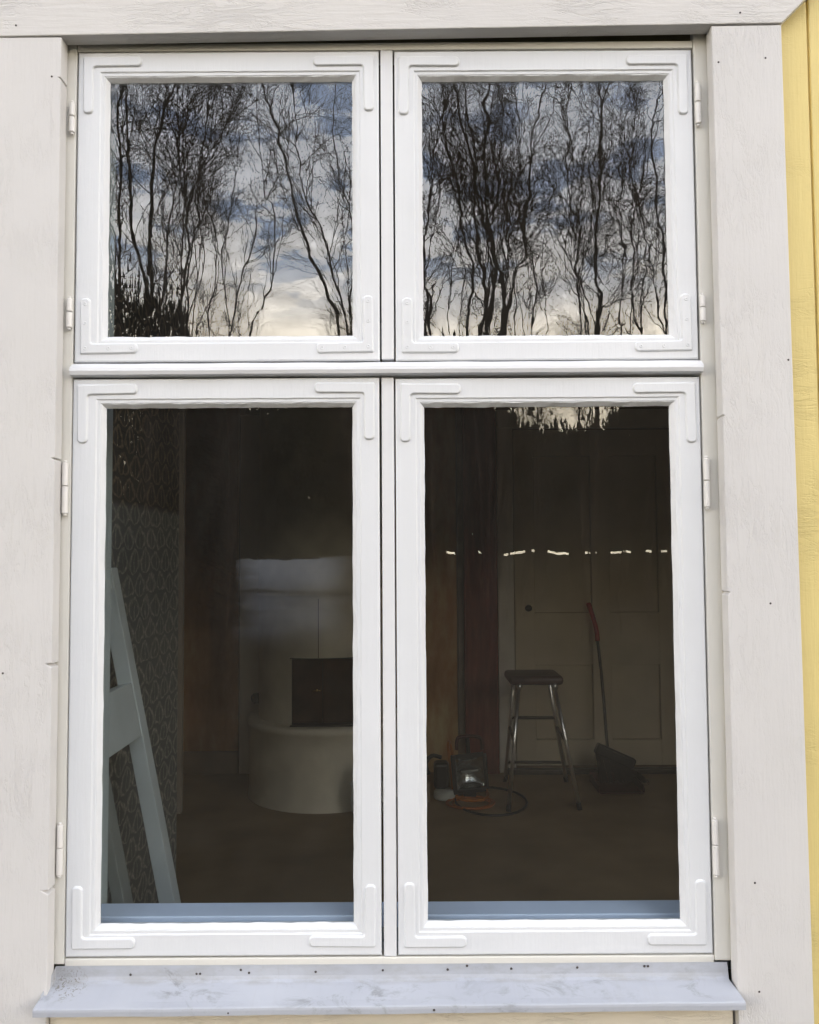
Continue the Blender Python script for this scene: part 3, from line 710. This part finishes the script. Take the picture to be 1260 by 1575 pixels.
# broom and dustpan
br = empty('broom', (1.18, 3.62, 0), 'long-handled broom with curved red grip leaning at the panel door', 'broom')
W_(tube('shaft', smooth_path([(1.190, 3.60, .20), (1.187, 3.70, .60), (1.180, 3.78, .85)], 10), .0095, 'darkmetal', br, 8))
W_(tube('grip', smooth_path([(1.181, 3.778, .835), (1.178, 3.79, .90), (1.160, 3.80, .985), (1.137, 3.80, 1.055), (1.130, 3.80, 1.075)], 14), [.015]*9+[.0165]*3+[.014, .010], 'red_plastic', br, 10))
bm = bmesh.new(); bbox(bm, -.125, .125, -.03, .03, -.035, .03, .012, 3)
bmesh.ops.transform(bm, matrix=Matrix.Translation((1.235, 3.60, .165)) @ Matrix.Rotation(R(24), 4, 'Y'), verts=bm.verts)
W_(bmobj('head', bm, 'dark_plastic', br))
bm = bmesh.new()
for i in range(260):
    u = random.uniform(-.12, .12); w_ = random.uniform(-.024, .024)
    p = Vector((1.235, 3.60, .165))+Matrix.Rotation(R(24), 3, 'Y') @ Vector((u, w_, -.03))
    e_ = Vector((p.x+.055+u*.35+random.uniform(-.015, .015), p.y+w_*1.1+random.uniform(-.01, .01), .004+random.uniform(0, .02)))
    tube_bm(bm, [p, e_], .0022, 3, False, False)
bo = W_(bmobj('bristles', bm, 'brushwood', br)); bo['kind'] = 'stuff'
dp = empty('dustpan', (1.2, 3.5, 0), 'dark red dustpan lying flat under the broom head', 'dustpan')
bm = bmesh.new()
W_(prism('pan', [(1.09, .006), (1.34, .006), (1.33, .014), (1.10, .014)], 3.36, 3.60, 'wine_plastic', dp))
W_(box('pan_side', 1.082, 1.094, 3.38, 3.61, .006, .05, 'wine_plastic', dp, .003))
W_(box('pan_side', 1.336, 1.348, 3.38, 3.61, .006, .05, 'wine_plastic', dp, .003))
W_(box('pan_back', 1.082, 1.348, 3.611, 3.625, .006, .062, 'wine_plastic', dp, .003))
W_(tube('pan_handle', [(1.215, 3.62, .045), (1.215, 3.78, .075)], .013, 'wine_plastic', dp, 8))

# ============================================================ TREES OUTSIDE (behind the camera, mirrored in the panes)
def tubes_np(P, Rr, k=3):
    """P (N,n,3), Rr (N,n) -> verts, faces arrays"""
    N, n, _ = P.shape
    T = np.gradient(P, axis=1); T /= (np.linalg.norm(T, axis=2, keepdims=True)+1e-9)
    ref = np.where(np.abs(T[..., 2:3]) > .9, np.array([1., 0, 0]), np.array([0, 0, 1.]))
    U = np.cross(T, ref); U /= (np.linalg.norm(U, axis=2, keepdims=True)+1e-9); V = np.cross(T, U)
    ang = np.arange(k)*2*np.pi/k
    ring = P[:, :, None, :]+(U[:, :, None, :]*np.cos(ang)[None, None, :, None]+V[:, :, None, :]*np.sin(ang)[None, None, :, None])*Rr[:, :, None, None]
    idx = np.arange(N*n*k).reshape(N, n, k)
    a = idx[:, :-1, :]; b = np.roll(idx, -1, axis=2)[:, :-1, :]; c = np.roll(idx, -1, axis=2)[:, 1:, :]; d = idx[:, 1:, :]
    F = np.stack([a, b, c, d], axis=-1).reshape(-1, 4)
    return ring.reshape(-1, 3), F
def np_mesh(name, parts):
    vs_, fs, off = [], [], 0
    for v, f in parts: vs_.append(v); fs.append(f+off); off += len(v)
    V = np.concatenate(vs_).astype(np.float32); F = np.concatenate(fs).astype(np.int32)
    me = bpy.data.meshes.new(name); me.vertices.add(len(V)); me.vertices.foreach_set('co', V.ravel())
    k = F.shape[1]; me.loops.add(F.size); me.loops.foreach_set('vertex_index', F.ravel())
    me.polygons.add(len(F)); me.polygons.foreach_set('loop_start', np.arange(0, F.size, k, dtype=np.int32))
    me.update(calc_edges=True); me.validate(); return me
def unit(v): return v/(np.linalg.norm(v, axis=-1, keepdims=True)+1e-9)
def grow(P, Rr, per, a0, a1, lens, n, r0, tip, wig, lift, lo=.15):
    """children of the polylines P (N,n,3)"""
    N, m_, _ = P.shape
    idx = np.repeat(np.arange(N), per); s_ = rng.uniform(lo, .98, len(idx))*(m_-1)
    i0 = np.minimum(s_.astype(int), m_-2); fr = (s_-i0)[:, None]
    base = P[idx, i0]*(1-fr)+P[idx, i0+1]*fr; tan = unit(P[idx, i0+1]-P[idx, i0])
    br_ = Rr[idx, i0]
    rnd = unit(rng.normal(size=(len(idx), 3))); perp = unit(rnd-tan*(rnd*tan).sum(1, keepdims=True))
    an = rng.uniform(a0, a1, len(idx))[:, None]; d_ = unit(tan*np.cos(an)+perp*np.sin(an))
    Ln = rng.uniform(lens[0], lens[1], len(idx))*(1.15-.75*s_/(m_-1))
    Q = np.zeros((len(idx), n, 3)); Q[:, 0] = base; step = (Ln/(n-1))[:, None]
    for j in range(1, n):
        d_ = unit(d_+rng.normal(size=d_.shape)*wig+np.array([0, 0, lift])); Q[:, j] = Q[:, j-1]+d_*step
    ra = np.minimum(r0, br_*.7)[:, None]*np.linspace(1, 0, n)[None, :]+tip
    return Q, ra
def make_tree(stems, r_trunk, dens=1.0, crown_lo=.2, twig=1.0):
    """stems: list of (n,3) arrays from the ground up"""
    n = 26; P = np.zeros((len(stems), n, 3)); Rr = np.zeros((len(stems), n))
    for i, (s_, r_) in enumerate(stems):
        q = smooth_path(s_, n); q[1:] += rng.normal(size=(n-1, 3))*.022; P[i] = q
        Rr[i] = r_*np.linspace(1.05, .2, n)+.003
    tr = [tubes_np(P, Rr, 7)]
    B1, R1 = grow(P, Rr, int(24*dens), .30, .85, (1.2, 3.4), 10, .008, .0024*twig, .13, .07, crown_lo)
    B2, R2 = grow(B1, R1, 6, .3, .9, (.5, 1.7), 7, .004, .0017*twig, .18, .04, .10)
    B3, R3 = grow(B2, R2, 8, .3, 1.0, (.3, 1.1), 5, .0012, .0012*twig, .22, .01, .1)
    return np_mesh('trunk', tr), np_mesh('branches', [tubes_np(B1, R1, 4)]), np_mesh('twigs', [tubes_np(B2, R2, 3), tubes_np(B3, R3, 3)])
def place_tree(name, base, label, cat, meshes, group=None, rz=0, sc=1):
    o = empty(name, base, label, cat, group); o.rotation_euler = (0, 0, rz); o.scale = (sc, sc, sc)
    for nm, me, mm in zip(('trunk', 'branches', 'twigs'), meshes, ('bark', 'twig', 'twig')):
        if not me.materials: me.materials.append(M[mm])
        c_ = bpy.data.objects.new(nm, me); COL.objects.link(c_); c_.parent = o
    return o
# traced stems: distance beyond the glass, radius, (x, z) polyline in metres
ST = {
    'A': (14.07, 0.034, [(-5.57, 5.6), (-5.53, 7.3), (-5.55, 8.52), (-5.59, 9.95), (-5.51, 10.56)]),
    'B': (13.57, 0.036, [(-4.87, 6.06), (-5.07, 7.3), (-5.17, 8.09), (-5.23, 8.88), (-5.26, 9.47), (-5.32, 10.23)]),
    'C': (13.57, 0.042, [(-4.84, 6.06), (-4.8, 7.11), (-4.78, 8.28), (-4.72, 9.07), (-4.57, 9.67), (-4.42, 10.22)]),
    'D': (13.87, 0.02, [(-4.67, 6.07), (-4.54, 7.62), (-4.41, 8.5), (-4.34, 9.43)]),
    'E': (14.57, 0.026, [(-4.59, 5.83), (-4.36, 7.28), (-4.4, 7.9), (-4.2, 8.82), (-4.0, 9.37), (-3.72, 9.83), (-3.47, 10.29)]),
    'F': (14.87, 0.024, [(-4.49, 5.91), (-4.4, 7.38), (-4.24, 8.23), (-4.2, 9.52)]),
    'G': (15.57, 0.02, [(-4.79, 6.32), (-4.72, 8.75), (-4.74, 10.54), (-4.61, 10.99)]),
    'H': (12.57, 0.032, [(-1.2, 5.18), (-1.38, 5.87), (-1.63, 6.42), (-1.81, 6.89), (-1.99, 7.63), (-2.17, 8.25), (-2.28, 8.73), (-2.42, 9.22), (-2.5, 9.62)]),
    'I': (17.57, 0.022, [(-3.71, 6.55), (-3.42, 7.23), (-3.18, 7.87), (-3.16, 9.36), (-3.35, 9.85), (-3.4, 10.35)]),
    'J': (18.07, 0.022, [(-4.3, 6.69), (-4.01, 8.05), (-3.76, 8.8), (-3.67, 9.46), (-3.42, 9.87)]),
    'K': (13.57, 0.022, [(-1.11, 5.45), (-1.36, 6.31), (-1.59, 7.36), (-1.9, 8.07), (-2.09, 8.94)]),
    'M': (15.57, 0.022, [(-6.2, 6.02), (-6.15, 7.65), (-6.3, 8.98)]),
    'a': (13.57, 0.036, [(1.44, 5.36), (1.46, 6.1), (1.34, 6.87), (1.29, 7.66), (1.28, 8.84), (1.14, 9.79)]),
    'b': (13.37, 0.042, [(1.46, 5.31), (1.54, 6.42), (1.52, 7.57), (1.47, 8.74), (1.49, 10.07)]),
    'c': (13.17, 0.055, [(1.72, 5.33), (1.74, 5.97), (1.6, 6.35), (1.51, 6.92), (1.32, 7.87)]),
    'd': (13.77, 0.03, [(1.85, 5.61), (2.01, 6.63), (2.17, 6.94), (2.13, 7.74), (2.35, 8.53), (2.46, 9.53), (2.67, 10.3)]),
    'e': (13.97, 0.032, [(1.2, 5.55), (1.19, 6.62), (1.07, 7.83), (0.9, 8.71), (0.75, 9.53), (0.65, 10.26)]),
    'f': (14.57, 0.042, [(3.77, 5.69), (3.84, 6.19), (3.77, 6.81), (3.82, 8.48), (3.83, 9.74), (3.84, 10.76)]),
    'g': (15.07, 0.028, [(3.49, 5.83), (3.51, 6.98), (3.48, 7.84), (3.29, 9.14), (3.3, 9.79)]),
    'h': (14.07, 0.028, [(4.94, 5.55), (4.93, 7.03), (4.85, 7.84), (4.82, 9.06), (4.83, 9.88), (4.94, 10.46)]),
    'i': (14.37, 0.02, [(4.98, 5.71), (4.72, 6.94), (4.61, 7.64)]),
    'j': (13.07, 0.03, [(0.36, 5.31), (0.29, 6.32), (0.31, 7.08), (0.45, 8.21)]),
    'k': (16.57, 0.02, [(4.7, 6.23), (4.78, 7.95), (4.83, 9.36)]),
    'l': (16.57, 0.022, [(2.8, 6.24), (2.78, 7.96), (2.53, 8.53), (2.51, 9.85)]),
}
TREES = [
    ('BCD', (-4.80, 13.65), 'birch with three dark stems forking from one base, mirrored low in the upper left pane', .9),
    ('A', None, 'thick straight trunk nearest the left edge of the upper left pane reflection', 1.0),
    ('M', None, 'thin bare sapling at the far left edge of the reflection', .8),
    ('EFG', (-4.55, 14.9), 'slim group of bare stems just right of the forked birch in the reflection', .9),
    ('H', None, 'birch leaning to the left across the right half of the upper left pane', .45),
    ('K', None, 'thin bare tree leaning beside the slanted birch near the middle mullion', 1.0),
    ('IJ', (-4.3, 17.8), 'two faint thin stems mirrored in the open centre of the upper left pane', .55),
    ('abcde', (1.5, 13.5), 'large clump of wavy dark stems in the left half of the upper right pane', .85),
    ('f', None, 'tall straight trunk right of centre in the upper right pane', 1.2),
    ('g', None, 'slender stem just left of the tall straight trunk in the upper right pane', 1.0),
    ('hi', (4.97, 14.2), 'slim two-stemmed tree along the right edge of the upper right pane', .75),
    ('j', None, 'short bent tree at the left edge of the upper right pane', 1.0),
    ('k', None, 'faint thin stem between the tall trunk and the right edge in the upper right pane', .6),
    ('l', None, 'faint curved stem in the middle of the upper right pane', .9),
]
for keys, root, label, dens in TREES:
    stems = []; bx, by = root if root else (None, None)
    if root is None:
        d0, r0, pl = ST[keys[0]]; (xa, za), (xb_, zb_) = pl[0], pl[1]
        bx = xa-(xb_-xa)/(zb_-za)*3.0*.6; by = d0
    for kx in keys:
        d0, r0, pl = ST[kx]; off = random.uniform(-.25, .25)
        pts = [(0, 0, 0)]
        zs0 = pl[0][1]
        mid = 1.0
        pts.append(((pl[0][0]*.6+bx*.4)-bx, -(d0*.6+by*.4)+by, (zs0-GZ)*.55))
        for (x, z) in pl: pts.append((x-bx, -(d0)+by, z-GZ))
        (xa, za), (xb_, zb_) = pl[-2], pl[-1]
        L_ = max(3.0, 13.5-zb_) if r0 > .03 else 2.4
        sl = max(-.35, min(.35, (xb_-xa)/max(.3, zb_-za)))
        pts.append((xb_+sl*L_*.5+random.uniform(-.15, .15)-bx, -d0+by+random.uniform(-.3, .3), zb_+L_*.5-GZ)); pts.append((xb_+sl*L_*.8+random.uniform(-.2, .2)-bx, -d0+by+random.uniform(-.5, .5), zb_+L_-GZ))
        stems.append((pts, r0))
    ms = make_tree(stems, 0, dens, .30)
    place_tree('bare_tree', (bx, -by, GZ), label, 'tree', ms, 'bare birches and alders mirrored in the panes')
# filler trees farther back, three meshes shared
var = []
for k in range(3):
    stems = []
    for q in range(2+k % 2):
        lx = random.uniform(-.09, .09); pts = [(q*.25, 0, 0)]
        for z_ in np.arange(2, 14.1, 2): pts.append((q*.25+lx*z_+random.uniform(-.18, .18), random.uniform(-.3, .3), z_))
        stems.append((pts, .027+random.uniform(-.008, .008)))
    var.append(make_tree(stems, 0, .8, .22, 1.15))
where = ['right of the slim group of stems', 'a little behind and beside the slim group of stems', 'at the right edge of the upper left pane', 'close right of the leaning birch, hidden low by the mullion', 'between the spruces and the forked birch', 'just right of the middle mullion', 'inside the large clump of wavy stems', 'between the tall trunk and its slender neighbour', 'right of the tall straight trunk', 'at the far left', 'left of the forked birch', 'behind the forked birch', 'behind the slim group of stems', 'deep behind the slim group, left of the open centre', 'behind the leaning birch', 'right of the leaning birch', 'behind the middle mullion',
         'behind the short bent tree', 'behind the large clump', 'right of the large clump', 'left of the tall straight trunk', 'behind the tall straight trunk', 'left of the two-stemmed tree', 'behind the two-stemmed tree', 'at the far right']
fx = [-5.0, -5.6, -1.35, -.9, -6.4, .6, 2.4, 5.0, 6.2, -13.5, -11.5, -9.4, -8.2, -8.1, -1.9, -1.6, -.2, 1.6, 3.0, 4.4, 5.6, 7.0, 8.6, 10.2, 12.0]
fd = [21, 23.5, 20, 18, 22, 20, 19, 20.5, 20, 25, 22, 24, 26, 33, 34, 27, 25, 24, 21, 26, 23, 25, 22, 24, 25]
for i, (x, d_) in enumerate(zip(fx, fd)):
    place_tree('bare_tree', (x, -d_, GZ), 'distant bare tree mirrored '+where[i], 'tree', var[i % 3], 'distant bare trees behind the mirrored birches', random.uniform(0, 6.28), random.uniform(.85, 1.08) if i not in (1, 13, 14) else .8)

# dark spruces at the left and the dark wood that closes the view
def spruce(h, seed):
    r2 = np.random.default_rng(seed); n = 4200
    z = h*(.04+.96*r2.random(n)**1.2); rad = (1-z/h)*h*.20+.12; a = r2.random(n)*6.283; rr = rad*np.sqrt(r2.random(n))
    c = np.stack([rr*np.cos(a), rr*np.sin(a), z-rr*.25], 1); s_ = r2.uniform(.10, .30, n)[:, None]
    o1 = np.stack([np.cos(a), np.sin(a), -.45+0*a], 1)*s_; o2 = np.stack([-np.sin(a), np.cos(a), 0*a], 1)*s_*.5
    V = np.concatenate([c-o2, c+o2, c+o1*1.4], 0); F = np.stack([np.arange(n), np.arange(n)+n, np.arange(n)+2*n], 1)
    return np_mesh('crown', [(V, F)])
spm = spruce(8.2, 5); spm.materials.append(M['needle'])
bmt = bmesh.new(); tube_bm(bmt, [(0, 0, 0), (0, 0, 7.8)], [.12, .02], 7); spt = bpy.data.meshes.new('trunk'); bmt.to_mesh(spt); bmt.free(); spt.materials.append(M['bark'])
for i, (x, d_, sc, lb) in enumerate(((-8.0, 19, .95, 'tallest dark spruce in the lower left corner of the reflection'), (-6.7, 20.5, .90, 'middle dark spruce of the three at the reflection\'s lower left'), (-5.5, 19.5, .78, 'lowest dark spruce just under the forked birch'), (-9.6, 20, 1.0, 'dark spruce beyond the left edge of the reflection'))):
    o = empty('spruce', (x, -d_, GZ), lb, 'tree', 'dark spruces at the lower left of the reflection'); o.scale = (sc,)*3; o.rotation_euler = (0, 0, i*1.3)
    for nm, me in (('crown', spm), ('trunk', spt)):
        c_ = bpy.data.objects.new(nm, me); COL.objects.link(c_); c_.parent = o
prof_px = [(-700, 11), (60, 14), (100, 17.5), (165, 17.6), (240, 16.9), (285, 15.8), (300, 9.6), (460, 9.4), (475, 11), (735, 11), (770, 9.2), (800, 8.1), (860, 7.5), (925, 7.6), (955, 8.8), (990, 10.8), (1035, 11.2), (1900, 12)]
px_ = np.array([p[0] for p in prof_px]); el_ = np.array([p[1] for p in prof_px])
n = 250000; dd = rng.uniform(36, 41, n); tx = rng.uniform(-1.05, 1.05, n); pxs = 630+tx*1262
htop = CAMZ+dd*np.tan(np.radians(np.interp(pxs, px_, el_)))*(1+.05*rng.normal(size=n)*np.where(rng.random(n) < .12, 3.0, 1.0))
u = rng.random(n)**np.where(pxs < 295, 1.35, .85); z = (CAMZ+.10)+(htop-CAMZ-.045)*u+rng.uniform(0, .05, n)**1.0; xx = tx*dd; yy_ = -(dd-1.43)
hh = rng.uniform(.18, .60, n); ww = rng.uniform(.04, .11, n)*np.where(pxs < 298, .55, 1.0); hh *= np.where(pxs < 298, 1.5, 1.0); 
c = np.stack([xx, yy_, z], 1); dx = np.stack([ww, 0*ww, 0*ww], 1); ax = np.stack([rng.normal(size=n)*.06, rng.normal(size=n)*.1, hh], 1)
dash = [(685, 705), (735, 743), (772, 822), (838, 878), (893, 920), (937, 972), (988, 1004), (1016, 1026), (1120, 1180), (1260, 1300)]
low = np.where(~np.any([(pxs > a_) & (pxs < b2_) for a_, b2_ in dash], axis=0))[0]; low = low[low > 26000][:34000]
c[low, 2] = np.where((pxs[low] > 362) & (pxs[low] < 548), CAMZ-.25+rng.uniform(0, .3, len(low)), GZ+rng.uniform(0, 1.9, len(low))); dx[low, 0] = .10; ax[low, 2] = rng.uniform(.2, .5, len(low))
kk = slice(0, 26000); c[kk, 2] = CAMZ+.018+rng.uniform(0, .12, 26000)**1.5; ax[kk, 2] = rng.uniform(.3, .6, 26000); dx[kk, 0] = .12
V = np.concatenate([c-dx, c+dx, c+ax], 0); F = np.stack([np.arange(n), np.arange(n)+n, np.arange(n)+2*n], 1)
wood = bpy.data.objects.new('spruce_wood', np_mesh('spruce_wood', [(V, F)])); COL.objects.link(wood); wood.data.materials.append(M['needle'])
tag(wood, 'dark distant wood mirrored across the top of both lower panes', 'forest', kind='stuff')
